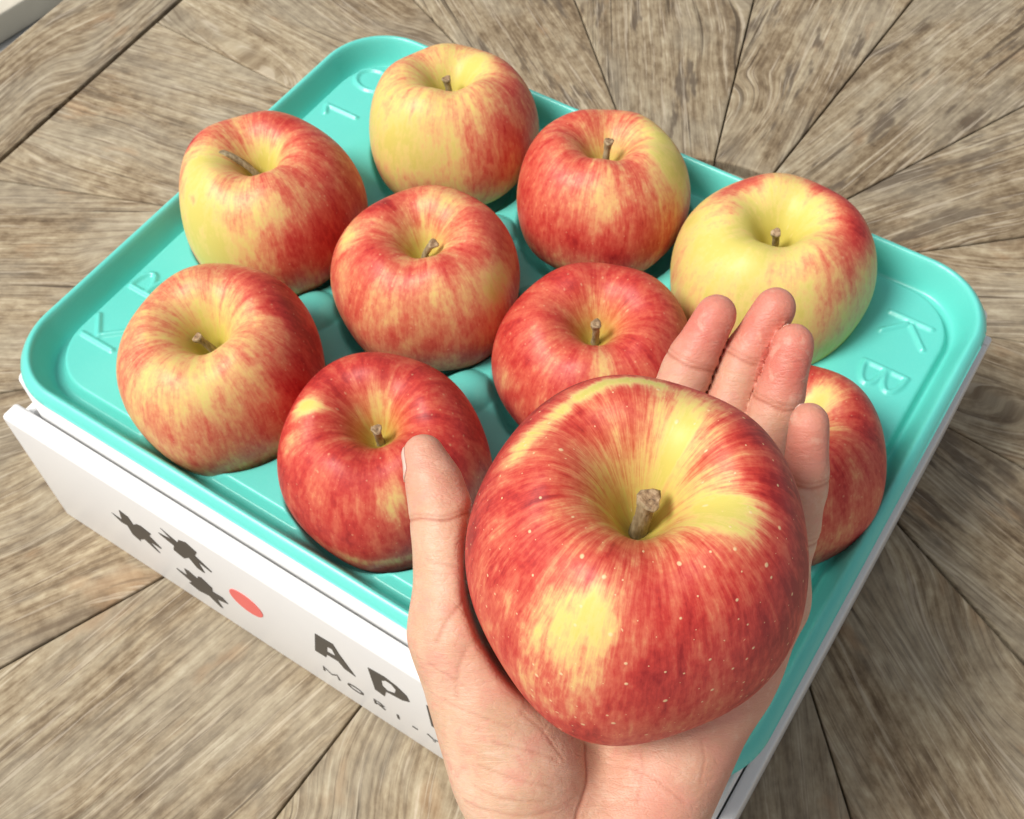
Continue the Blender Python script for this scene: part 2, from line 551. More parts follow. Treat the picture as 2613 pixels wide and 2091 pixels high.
flat_print('printed_dot', [(-.0525 + .0106 * math.cos(R_(6 * i)), .0525 + .0112 * math.sin(R_(6 * i))) for i in range(60)], M_RED, carton)
flat_print('printed_letter', [(-.0040,.0750),(.0070,.0762),(.0092,.0665),(.0158,.0478),(.0092,.0492),(.0064,.0548),(-.0008,.0540),(-.0022,.0487),(-.0092,.0483)], M_PRINT, carton, [[(.0018,.0668),(.0048,.0676),(.0058,.0602),(.0002,.0590)]])
flat_print('printed_letter', [(.0272,.0748),(.0370,.0768),(.0440,.0742),(.0490,.0692),(.0500,.0630),(.0452,.0585),(.0352,.0556),(.0332,.0466),(.0276,.0478)], M_PRINT, carton, [[(.0342,.0680),(.0372,.0722),(.0404,.0720),(.0426,.0680),(.0410,.0615),(.0366,.0585),(.0338,.0613)]])
flat_print('printed_letter', [(.0606,.0745),(.0700,.0765),(.0770,.0740),(.0818,.0690),(.0826,.0630),(.0778,.0585),(.0682,.0556),(.0664,.0466),(.0610,.0478)], M_PRINT, carton, [[(.0674,.0680),(.0702,.0720),(.0734,.0718),(.0754,.0680),(.0738,.0615),(.0696,.0585),(.0670,.0613)]])
def stroke(pts, w):
    """thin stroke polygon through points"""
    l, r = [], []
    for i, p in enumerate(pts):
        a = Vector(pts[max(i - 1, 0)]); b = Vector(pts[min(i + 1, len(pts) - 1)])
        d = (b - a).normalized(); n = Vector((-d.y, d.x)) * w / 2
        l.append(tuple(Vector(p) + n)); r.append(tuple(Vector(p) - n))
    return l + r[::-1]
ZB, ZT, SW = .0240, .0298, .0014
small = [[(-.0080, ZB), (-.0076, ZT), (-.0030, ZB + .0012), (.0012, ZT), (.0018, ZB)],
         [(.0124 + .0045 * math.cos(R_(a)), .0267 + .0028 * math.sin(R_(a))) for a in range(0, 346, 15)],
         [(.0246, ZB), (.0246, ZT), (.0284, ZT - .0002), (.0300, ZT - .0016), (.0284, ZB + .0026), (.0256, ZB + .0026), (.0306, ZB)],
         [(.0388, ZB - .0004), (.0388, ZT - .0004)], [(.0474, .0262), (.0506, .0262)],
         [(.0568, ZT), (.0605, .0268), (.0642, ZT), (.0605, .0268), (.0605, ZB)]]
for s in small:
    flat_print('printed_small_letter', stroke(s, SW), M_PRINT, carton)

# ------------------------------------------------------------------ tray
HR, TA, TB, TR = .1417, .2000, .1534, .040
APZ = .1455
ROWS = [(-.0945, .0945), (0., .0945), (.0945, .0945), (-.1418, 0.), (-.0472, 0.), (.0472, 0.), (.1418, 0.), (-.0945, -.0955), (0., -.0955), (.0945, -.0955)]

def sdf_rrect(x, y, a, b, r):
    qx = np.abs(x) - (a - r); qy = np.abs(y) - (b - r)
    return np.hypot(np.maximum(qx, 0), np.maximum(qy, 0)) + np.minimum(np.maximum(qx, qy), 0) - r

def sm(x, a, b):
    t = np.clip((x - a) / (b - a), 0, 1)
    return t * t * (3 - 2 * t)

def seg_d(x, y, p, q):
    px, py = p; qx, qy = q
    dx, dy = qx - px, qy - py
    t = np.clip(((x - px) * dx + (y - py) * dy) / (dx * dx + dy * dy), 0, 1)
    return np.hypot(x - px - t * dx, y - py - t * dy)

STROKES = [((-.180, -.1100), (-.1595, -.1100)), ((-.181, -.0968), (-.1715, -.1072)), ((-.1705, -.1055), (-.160, -.0960)),      # K
           ((-.181, -.0740), (-.1600, -.0740)),                                                                                 # B
           ((-.179, .0868), (-.158, .0868)), ((-.179, .0868), (-.1755, .0810)),                                                 # 1
           ((.1540, .1154), (.1757, .1154)), ((.1548, .1021), (.1640, .1122)), ((.1665, .1122), (.1765, .1014)),                # K
           ((.1557, .0810), (.1772, .0810))]                                                                                    # B
def arc(cx, cy, rx, ry, a0, a1, n=8):
    P = [(cx + rx * math.cos(R_(a0 + (a1 - a0) * i / n)), cy + ry * math.sin(R_(a0 + (a1 - a0) * i / n))) for i in range(n + 1)]
    return list(zip(P[:-1], P[1:]))
STROKES += arc(-.1757, -.0740, .0053, .0120, 0, 180) + arc(-.1650, -.0740, .0053, .0130, 0, 180)
STROKES += arc(.1612, .0810, .0053, .0125, 180, 360) + arc(.1720, .0810, .0050, .0120, 180, 360)
STROKES += arc(-.1685, .1172, .0108, .0085, 0, 360, 20)

def tray_height(x, y):
    d = -sdf_rrect(x, y, TA, TB, TR)                   # distance inwards from the rim edge
    rim = HR - .0050 * np.clip(1 - d / .0055, 0, 1) ** 2 - .0012 * np.clip((d - .0055) / .003, 0, 1)
    z = rim - .0150 * sm(d, .0050, .0135)              # down into the channel
    di = -sdf_rrect(x, y, TA - .0145, TB - .0170, .030)
    z = z + .0060 * sm(di, -.0012, .0022)              # step up to the lettered field
    field = di > .004
    # lower saddles between the cups
    zone = sm(-sdf_rrect(x, y, .150, .105, .05), 0, .03)
    z = z - .007 * zone
    # domes where three cups meet
    for cx, cy in [(-.0945, .031), (0, .031), (.0945, .031), (-.0945, -.033), (0, -.033), (.0945, -.033), (-.047, .060), (.047, .060), (-.047, -.062), (.047, -.062)]:
        r = np.hypot(x - cx, y - cy)
        z = np.maximum(z, np.where(r < .016, HR - .026 + .016 * np.sqrt(np.clip(1 - (r / .016) ** 2, 0, 1)), -1))
    # letters
    lm = (np.abs(x) > .15) & (np.abs(y) < .13)
    em = np.zeros_like(x)
    xs, ys = x[lm], y[lm]
    e = np.zeros_like(xs)
    for p, q in STROKES:
        e = np.maximum(e, 1 - sm(seg_d(xs, ys, p, q), .0004, .0018))
    em[lm] = e
    z = z + .0016 * em
    # cups
    Rc = .0500
    for cx, cy in ROWS:
        r = np.hypot(x - cx, y - cy)
        cz = APZ - np.sqrt(np.clip(Rc * Rc - r * r, 0, None))
        cz = np.maximum(cz, APZ - .039)
        c2 = np.where(r < Rc, cz, 10)
        k = .0035                                       # soft lip
        h = np.clip(.5 + .5 * (c2 - z) / k, 0, 1)
        z = np.where(r < Rc, c2 * (1 - h) + z * h - k * h * (1 - h), z)
    return z

def build_tray():
    st = .00085
    nx, ny = int(2 * TA / st) + 3, int(2 * TB / st) + 3
    gx = np.linspace(-TA - st, TA + st, nx); gy = np.linspace(-TB - st, TB + st, ny)
    X, Y = np.meshgrid(gx, gy, indexing='ij')
    s = sdf_rrect(X, Y, TA, TB, TR)
    keepv = s <= 0
    cell = keepv[:-1, :-1] & keepv[1:, :-1] & keepv[:-1, 1:] & keepv[1:, 1:]
    # grow by every cell with at least one inside vertex, project outside vertices to the edge
    cell = keepv[:-1, :-1] | keepv[1:, :-1] | keepv[:-1, 1:] | keepv[1:, 1:]
    e = 1e-5
    for _ in range(3):
        sx = (sdf_rrect(X + e, Y, TA, TB, TR) - s) / e; sy = (sdf_rrect(X, Y + e, TA, TB, TR) - s) / e
        near = s > -st * .3
        X = np.where(near, X - sx * s, X); Y = np.where(near, Y - sy * s, Y)
        s = sdf_rrect(X, Y, TA, TB, TR)
    Z = tray_height(X, Y)
    idx = -np.ones((nx, ny), int)
    used = np.zeros((nx, ny), bool)
    ci, cj = np.nonzero(cell)
    for a, b in ((0, 0), (1, 0), (1, 1), (0, 1)): used[ci + a, cj + b] = True
    idx[used] = np.arange(used.sum())
    V = np.stack([X[used], Y[used], Z[used]], 1)
    F = np.stack([idx[ci, cj], idx[ci + 1, cj], idx[ci + 1, cj + 1], idx[ci, cj + 1]], 1)
    o = mesh_obj('foam_tray', V, F, M_TRAY)
    bm = bmesh.new(); bm.from_mesh(o.data)
    be = [e_ for e_ in bm.edges if e_.is_boundary]
    for dx, dz in ((-.0004, -.0016), (-.0018, -.0026)):
        r = bmesh.ops.extrude_edge_only(bm, edges=be)
        nv = [v for v in r['geom'] if isinstance(v, bmesh.types.BMVert)]
        for v in nv:
            v.co.z += dz
            f = 1 + dx / max(v.co.xy.length, .1)
            v.co.x *= f; v.co.y *= f
        be = [e_ for e_ in r['geom'] if isinstance(e_, bmesh.types.BMEdge)]
    bm.to_mesh(o.data); bm.free()
    o.data.polygons.foreach_set('use_smooth', [True] * len(o.data.polygons))
    return o
tray = build_tray()
tag(tray, 'turquoise moulded foam fruit tray with raised letters and apple cups on the carton', 'tray')

# ------------------------------------------------------------------ apples
PROFILE = [(0, .33), (.05, .34), (.11, .41), (.19, .55), (.29, .685), (.41, .77), (.54, .795), (.68, .740), (.82, .600), (.94, .350), (1.0, .04),
           (.985, -.27), (.915, -.54), (.77, -.745), (.58, -.86), (.40, -.885), (.22, -.80), (.09, -.73), (0, -.71)]

def catmull(P, n):
    P = np.array(P, float)
    Q = np.vstack([P[0] * [-1, 1] if P[1][0] else P[0], P, P[-1] * [1, 1]])
    Q[0] = [-P[1][0], P[1][1]]; Q[-1] = [-P[-2][0], P[-2][1]]
    out = []
    for i in range(1, len(Q) - 2):
        p0, p1, p2, p3 = Q[i - 1:i + 3]
        for t in np.linspace(0, 1, 24, endpoint=False):
            out.append(.5 * ((2 * p1) + (-p0 + p2) * t + (2 * p0 - 5 * p1 + 4 * p2 - p3) * t * t + (-p0 + 3 * p1 - 3 * p2 + p3) * t ** 3))
    out.append(P[-1])
    out = np.array(out); out[:, 0] = np.maximum(out[:, 0], 0)
    L = np.r_[0, np.cumsum(np.hypot(*np.diff(out, axis=0).T))]
    s = np.linspace(0, L[-1], n)
    return np.stack([np.interp(s, L, out[:, 0]), np.interp(s, L, out[:, 1])], 1), s / L[-1]

VIEW0 = -56.9       # world angle of the direction towards the viewer (azimuth 0); azimuth grows to the picture's right
def make_apple(loc, R, base, patches, tilt=(0, 0), hscale=1.0, taper=0.0, seed=0, stem=(0., .25, .018), squash=(0, 1.0), label='', mat=None, n_th=200, n_s=120, group='apples lying in the tray', cavk=1.0, srad=1.22, streak=.58, deep=0.0, cavy=.35, cavw=.12, lowk=.84):
    prof, s = catmull(PROFILE, n_s)
    rs = np.random.RandomState(seed)
    th = np.linspace(0, 2 * np.pi, n_th, endpoint=False)
    T, S = np.meshgrid(th, s, indexing='xy')            # rows = s
    r = np.repeat(prof[:, :1], n_th, 1); z = np.repeat(prof[:, 1:], n_th, 1)
    z = z - deep * np.exp(-(r / .24) ** 2) * (S < .4)
    # lobes, lopsidedness
    low = np.clip((S - .25) / .6, 0, 1)
    ph = rs.rand(6) * 6.28
    amp = .012 + .018 * low
    r = r * (1 + amp * np.cos(5 * T + ph[0]) + .020 * np.cos(2 * T + ph[1]) + .014 * np.cos(3 * T + ph[2]))
    z = z + .045 * np.cos(T + ph[3]) * np.clip(r, 0, 1) * np.exp(-((S - .25) / .16) ** 2) * 1.2 + .024 * np.cos(5 * T + ph[4]) * np.exp(-((S - .2) / .11) ** 2) * np.clip(r * 2, 0, 1)
    r = r * (1 + taper * z)                              # >0: wider at the top
    z = np.where(z < 0, z * lowk, z) * hscale
    x = r * np.cos(T); y = r * np.sin(T)
    if squash[1] != 1.0:
        a = R_(squash[0] + VIEW0); ca, sa = math.cos(a), math.sin(a)
        u = x * ca + y * sa; v = -x * sa + y * ca
        u = u * squash[1]
        x = u * ca - v * sa; y = u * sa + v * ca
    V = np.stack([x.ravel(), y.ravel(), z.ravel()], 1) * R
    F = []
    for i in range(n_s - 1):
        a = i * n_th; b = a + n_th
        j = np.arange(n_th); k = (j + 1) % n_th
        F.append(np.stack([a + j, b + j, b + k, a + k], 1))
    F = np.concatenate(F)
    o = mesh_obj('apple', V, F, mat or M_APPLE)
    me = o.data
    bm = bmesh.new(); bm.from_mesh(me)
    # colour fields
    B = np.full_like(T, base)
    az = (np.degrees(T) - VIEW0)
    for (pa, ps, wa, ws, am) in patches:
        da = (az - pa + 180) % 360 - 180
        q = (np.abs(da) / wa) ** 2 + (np.abs(S - ps) / ws) ** 2
        B += am * np.exp(-q)
    B = np.where(B < .12, .12 - .12 * (1 - np.exp(-(.12 - B) * 4)), B)
    C = np.exp(-(S / (cavw * .74)) ** 2) * cavk
    B = B - cavy * np.exp(-(S / cavw) ** 2)
    bm.free()
    at = me.attributes.new('pol', 'FLOAT_VECTOR', 'POINT')
    rr = np.clip(r, .0, 1)
    rad = np.clip(.25 + rr * .75, 0, 1)
    at.data.foreach_set('vector', np.stack([np.cos(T).ravel(), np.sin(T).ravel(), S.ravel() * 3.0], 1).astype(np.float32).ravel())
    at = me.attributes.new('blush', 'FLOAT', 'POINT'); at.data.foreach_set('value', B.astype(np.float32).ravel())
    at = me.attributes.new('cavity', 'FLOAT', 'POINT'); at.data.foreach_set('value', np.clip(C * .9, 0, 1).astype(np.float32).ravel())
    at = me.attributes.new('streak', 'FLOAT', 'POINT'); at.data.foreach_set('value', np.full(B.size, streak, np.float32))
    o.location = loc
    # tilt: degrees towards (picture right, away from viewer)
    right = Vector((math.cos(R_(VIEW0 + 90)), math.sin(R_(VIEW0 + 90)), 0)); away = Vector((math.cos(R_(VIEW0 + 180)), math.sin(R_(VIEW0 + 180)), 0))
    q = Matrix.Rotation(R_(tilt[0]), 3, Vector((0, 0, 1)).cross(right)) @ Matrix.Rotation(R_(tilt[1]), 3, Vector((0, 0, 1)).cross(away))
    o.rotation_euler = q.to_euler()
    tag(o, label, 'apple', group)
    # stalk
    saz, lean, L = stem
    n, m_ = 14, 12
    dirv = Vector((math.cos(R_(saz + VIEW0)), math.sin(R_(saz + VIEW0)), 0))
    V, F, tip = [], [], []
    for i in range(n + 3):
        t = min(i / (n - 1), 1.0)
        c = Vector((0, 0, (prof[0, 1] - deep) * hscale * R - .001)) + Vector((0, 0, 1)) * (L * t) * math.cos(lean * t) + dirv * (L * math.sin(lean) * t ** 1.5)
        rad = (.00135 + .0005 * math.exp(-((t - .0) / .12) ** 2) + .0006 * math.exp(-((t - 1.0) / .14) ** 2)) * srad
        if i == n: rad *= .80; c += Vector((0, 0, .0003))
        if i == n + 1: rad *= .45; c += Vector((0, 0, -.0001))
        if i == n + 2: rad *= .05; c += Vector((0, 0, -.0003))
        ax = (Vector((0, 0, 1)) + dirv * math.sin(lean) * 1.2 * t).normalized()
        e1 = ax.orthogonal().normalized(); e2 = ax.cross(e1)
        for k in range(m_):
            an = 2 * math.pi * k / m_
            jr = rad * (1 + .16 * math.sin(3 * an + seed + 4 * t) + .10 * rs.uniform(-1, 1))
            V.append(c + (e1 * math.cos(an) + e2 * math.sin(an)) * jr); tip.append(1.0 if i >= n else .0)
    for i in range(n + 2):
        for k in range(m_):
            F.append((i * m_ + k, i * m_ + (k + 1) % m_, (i + 1) * m_ + (k + 1) % m_, (i + 1) * m_ + k))
    so = mesh_obj('stem', V, F, M_STEM, o)
    at = so.data.attributes.new('tip', 'FLOAT', 'POINT'); at.data.foreach_set('value', tip)
    return o

#           loc          R      base  patches (azimuth, s, half-width az, half-width s, amount)
make_apple((-.0945, .0945, APZ + .003), .0452, 0.3, [(323, 0.420, 40, 0.1, -0.3), (125, 0.168, 30, 0.08, -0.25), (73, 0.328, 35, 0.15, 0.3), (125, 0.286, 30, 0.06, 0.35), (35, 0.445, 35, 0.12, 0.28), (228, 0.269, 40, 0.05, 0.14), (5, 0.429, 25, 0.1, -0.06)],
           tilt=(-1, 8), seed=1, stem=(330, .12, .0185), hscale=1.0, label='yellow and orange apple at the far corner of the tray beside the raised 10')
make_apple((-.1440, -.001, APZ), .0478, 0.5, [(320, 0.387, 36, 0.15, -0.62), (287, 0.218, 26, 0.08, -0.45), (327, 0.471, 14, 0.08, -0.6), (165, 0.084, 40, 0.05, -0.3), (147, 0.218, 50, 0.06, 0.22), (73, 0.387, 40, 0.15, 0.2), (41, 0.496, 35, 0.1, 0.25), (14, 0.328, 22, 0.06, -0.2), (348, 0.345, 8, 0.04, 0.3), (312, 0.328, 6, 0.02, 0.4), (251, 0.303, 8, 0.03, 0.45)],
           tilt=(-4, 4), seed=2, stem=(262, .80, .030), label='apple with a yellow left side and dark stalk leaning left at the left tray edge')
make_apple((.000, .0945, APZ + .002), .0443, 0.58, [(73, 0.336, 28, 0.12, -0.58), (109, 0.252, 40, 0.07, -0.35), (352, 0.345, 24, 0.07, -0.3), (293, 0.361, 30, 0.15, 0.12), (1, 0.529, 60, 0.08, 0.18), (230, 0.218, 40, 0.05, 0.15)],
           tilt=(1, 10), seed=3, stem=(20, .15, .022), label='apple red in front and yellow green on its right, middle of far row')
make_apple((.0960, .0940, APZ), .0490, 0.15, [(289, 0.303, 40, 0.12, -0.12), (208, 0.261, 40, 0.05, 0.55), (80, 0.277, 35, 0.08, 0.65), (127, 0.277, 30, 0.06, 0.6), (39, 0.370, 28, 0.12, 0.22), (358, 0.487, 50, 0.06, 0.12), (278, 0.420, 10, 0.08, 0.25), (253, 0.202, 14, 0.04, 0.26), (16, 0.261, 20, 0.04, 0.18)],
           tilt=(-1, 2), seed=14, streak=.4, stem=(335, .25, .019), label='pale yellow apple with a dark red far edge behind the fingertips')
make_apple((-.0455, .0005, APZ), .0460, 0.57, [(228, 0.244, 22, 0.06, 0.38), (264, 0.303, 12, 0.05, -0.5), (59, 0.378, 18, 0.07, -0.42), (150, 0.218, 24, 0.05, -0.22), (298, 0.218, 20, 0.06, 0.2), (359, 0.328, 50, 0.09, -0.14), (10, 0.227, 60, 0.03, 0.15), (96, 0.294, 25, 0.08, 0.15)],
           tilt=(0, 0), seed=5, streak=.45, stem=(50, .40, .020), label='coral red apple with a green stalk hollow in the centre of the tray')
make_apple((-.0945, -.0955, APZ), .0482, 0.4, [(1, 0.261, 28, 0.12, -0.14), (98, 0.420, 34, 0.14, 0.42), (120, 0.328, 30, 0.08, 0.3), (152, 0.244, 50, 0.05, 0.25), (53, 0.429, 25, 0.1, 0.16), (8, 0.521, 50, 0.05, 0.08), (194, 0.134, 25, 0.05, -0.1), (304, 0.261, 15, 0.08, 0.08)],
           tilt=(-4, -2), taper=.05, hscale=1.04, seed=6, lowk=.92, streak=.5, deep=.06, stem=(270, .3, .016), label='mottled orange apple with a deep dark stalk hollow at the front left tray corner', cavk=1.1)
make_apple((.0505, .0010, APZ), .0462, 0.76, [(5, 0.227, 11, 0.08, -0.42), (291, 0.445, 10, 0.06, -0.4), (302, 0.269, 25, 0.06, -0.16), (336, 0.378, 20, 0.05, -0.1), (183, 0.126, 30, 0.04, -0.15)],
           tilt=(0, -1), seed=7, stem=(355, .14, .020), label='bright red streaked apple directly left of the fingertips')
make_apple((.000, -.0955, APZ), .0468, 0.8, [(260, 0.244, 9, 0.05, -0.85), (284, 0.286, 9, 0.05, -0.4), (14, 0.319, 12, 0.065, -0.55), (172, 0.118, 24, 0.055, -0.42), (359, 0.555, 30, 0.03, -0.42), (332, 0.328, 20, 0.1, -0.08), (230, 0.092, 12, 0.05, -0.2)],
           tilt=(-2, -2), hscale=1.05, seed=8, lowk=.95, stem=(20, .2, .019), label='deep red apple at the front tray edge behind the thumb')
make_apple((.1490, -.003, APZ), .0462, 0.7, [(127, 0.151, 24, 0.07, -0.6), (73, 0.176, 14, 0.05, -0.25), (86, 0.294, 25, 0.1, 0.12), (21, 0.462, 40, 0.06, -0.12)],
           tilt=(0, 2), seed=9, stem=(0, .2, .015), label='red apple behind the little finger by the right tray edge')

# ------------------------------------------------------------------ held apple
HELD = Vector((0.1485, -0.1512, 0.3014))
HELD_R, HELD_H, HELD_TILT = .0478, 1.06, (0, 0)
held = make_apple(HELD, HELD_R, 0.76, [(62, 0.168, 30, 0.055, -0.62), (62, 0.223, 13, 0.045, -0.55), (143, 0.168, 14, 0.07, -0.55), (162, 0.201, 13, 0.06, -0.38), (146, 0.251, 14, 0.05, -0.28), (333, 0.313, 15, 0.06, -0.62), (328, 0.402, 17, 0.06, -0.34), (148, 0.106, 60, 0.05, -0.25), (339, 0.279, 8, 0.04, -0.3), (214, 0.257, 20, 0.019, -0.72), (182, 0.263, 18, 0.018, -0.72), (237, 0.279, 14, 0.018, -0.4), (248, 0.291, 10, 0.03, -0.3), (224, 0.380, 30, 0.03, 0.3), (202, 0.335, 25, 0.018, 0.4), (249, 0.413, 20, 0.05, 0.18), (62, 0.408, 25, 0.08, 0.18), (106, 0.263, 25, 0.04, 0.15), (240, 0.128, 30, 0.05, -0.1), (101, 0.341, 25, 0.06, 0.12), (290, 0.380, 12, 0.1, -0.16), (329, 0.503, 20, 0.05, -0.18), (10, 0.408, 30, 0.08, 0.04)],
           tilt=HELD_TILT, hscale=HELD_H, taper=.0, seed=21, stem=(80, .10, .0200), srad=1.65, streak=1.0, deep=.09, lowk=1.0, cavy=.52, cavw=.150, label='large red and yellow apple resting on the open palm',
           mat=M_APPLE_NEAR, n_th=300, n_s=180, group=None, cavk=.8)

# ------------------------------------------------------------------ hand
# <hand-table>
HAND_O = Vector((0.1529, -0.1539, 0.2591))
FING = {
    'index': [(-0.0045, 0.028, -0.024, 0.0094), (0.0128, 0.0627, -0.0285, 0.0081), (0.0211, 0.0828, -0.0265, 0.0076), (0.0291, 0.0989, -0.022, 0.0059)],
    'middle': [(0.0149, 0.0294, -0.025, 0.0096), (0.0314, 0.063, -0.0295, 0.0082), (0.0392, 0.0845, -0.0265, 0.0076), (0.048, 0.1011, -0.021, 0.0059)],
    'ring': [(0.0316, 0.0212, -0.023, 0.0092), (0.0421, 0.0519, -0.025, 0.008), (0.0482, 0.0701, -0.02, 0.0074), (0.0519, 0.0892, -0.014, 0.0058)],
    'pinky': [(0.0432, 0.0075, -0.012, 0.0086), (0.0497, 0.0298, -0.006, 0.0072), (0.0523, 0.0463, -0.001, 0.0064), (0.0524, 0.0646, 0.004, 0.0051)],
    'thumb': [(-0.0542, 0.0047, 0.018, 0.0114), (-0.0576, 0.0363, 0.017, 0.0087), (-0.0603, 0.0459, 0.015, 0.0072), (-0.0638, 0.0546, 0.013, 0.0052)],
}
PALM = [
    ((-0.0269, -0.062, 0.001), 0.0145, (-0.0045, 0.028, -0.024), 0.0105),
    ((-0.0173, -0.0645, -0.002), 0.015, (0.0149, 0.0294, -0.025), 0.0108),
    ((-0.0064, -0.066, -0.002), 0.015, (0.0316, 0.0212, -0.023), 0.0102),
    ((-0.0017, -0.0641, 0.003), 0.015, (0.0429, 0.0073, -0.013), 0.0095),
    ((0.003, -0.0531, 0.008), 0.0152, (0.0268, -0.0094, 0.0), 0.0145),
    ((0.0268, -0.0094, 0.0), 0.0145, (0.0425, 0.0072, -0.009), 0.0105),
    ((-0.0306, -0.057, 0.007), 0.0178, (-0.0533, 0.0032, 0.017), 0.012),
    ((-0.0356, -0.0367, 0.013), 0.0172, (-0.0477, -0.0069, 0.015), 0.013),
    ((-0.0312, -0.0249, -0.001), 0.014, (-0.0124, 0.0191, -0.021), 0.0095),
    ((-0.0202, -0.0885, 0.013), 0.0185, (-0.0204, -0.0613, 0.003), 0.0155),
    ((-0.0096, -0.0889, 0.012), 0.018, (-0.0039, -0.0627, 0.003), 0.016),
]
ARM = [
    ((-0.0202, -0.0885, 0.013), 0.0185, (-0.0299, -0.2444, 0.067), 0.026),
    ((-0.0096, -0.0889, 0.012), 0.018, (-0.0133, -0.2455, 0.066), 0.026),
]
CREASES = [
    [(-0.011, -0.0296, 0.015), (-0.014, -0.0327, 0.015), (-0.0164, -0.0364, 0.015), (-0.0184, -0.0417, 0.015), (-0.0192, -0.0477, 0.02), (-0.0189, -0.0534, 0.025)],
    [(-0.0497, 0.0147, 0.027), (-0.0527, 0.0117, 0.029), (-0.0556, 0.008, 0.03), (-0.0578, 0.0027, 0.029)],
    [(-0.0464, 0.0104, 0.027), (-0.0497, 0.0037, 0.027), (-0.0519, -0.004, 0.029), (-0.053, -0.0131, 0.03)],
    [(0.0178, -0.0278, 0.02), (0.0192, -0.0333, 0.02), (0.0178, -0.0401, 0.02)],
    [(-0.0532, -0.0453, 0.025), (-0.0423, -0.0458, 0.03), (-0.0317, -0.0466, 0.03), (-0.021, -0.0458, 0.03)],
    [(-0.0423, -0.0253, 0.029), (-0.033, -0.028, 0.029), (-0.0236, -0.0312, 0.027)],
    [(-0.0463, -0.032, 0.029), (-0.0357, -0.0357, 0.03), (-0.025, -0.0387, 0.029)],
    [(-0.0068, -0.0333, 0.02), (0.0039, -0.0382, 0.022), (0.0121, -0.045, 0.022)],
    [(-0.0343, -0.0173, 0.029), (-0.0276, -0.0232, 0.027), (-0.0221, -0.0318, 0.025)],
    [(-0.057, -0.0146, 0.029), (-0.0477, -0.0173, 0.029), (-0.0383, -0.0213, 0.029)],
    [(-0.049, -0.0387, 0.029), (-0.0397, -0.041, 0.03), (-0.0277, -0.0423, 0.03)],
    [(-0.0027, -0.0292, 0.02), (0.0, -0.036, 0.02), (-0.0007, -0.0456, 0.02)],
    [(-0.0637, 0.0254, 0.029), (-0.057, 0.0241, 0.029), (-0.0511, 0.0231, 0.027)],
    [(-0.061, -0.004, 0.029), (-0.0543, -0.0066, 0.029), (-0.049, -0.0106, 0.029)],
]
# </hand-table>
HAND_ROT = Matrix.Rotation(.5776, 3, 'Z') @ Matrix.Rotation(.0220, 3, 'Y') @ Matrix.Rotation(.5969, 3, 'X')

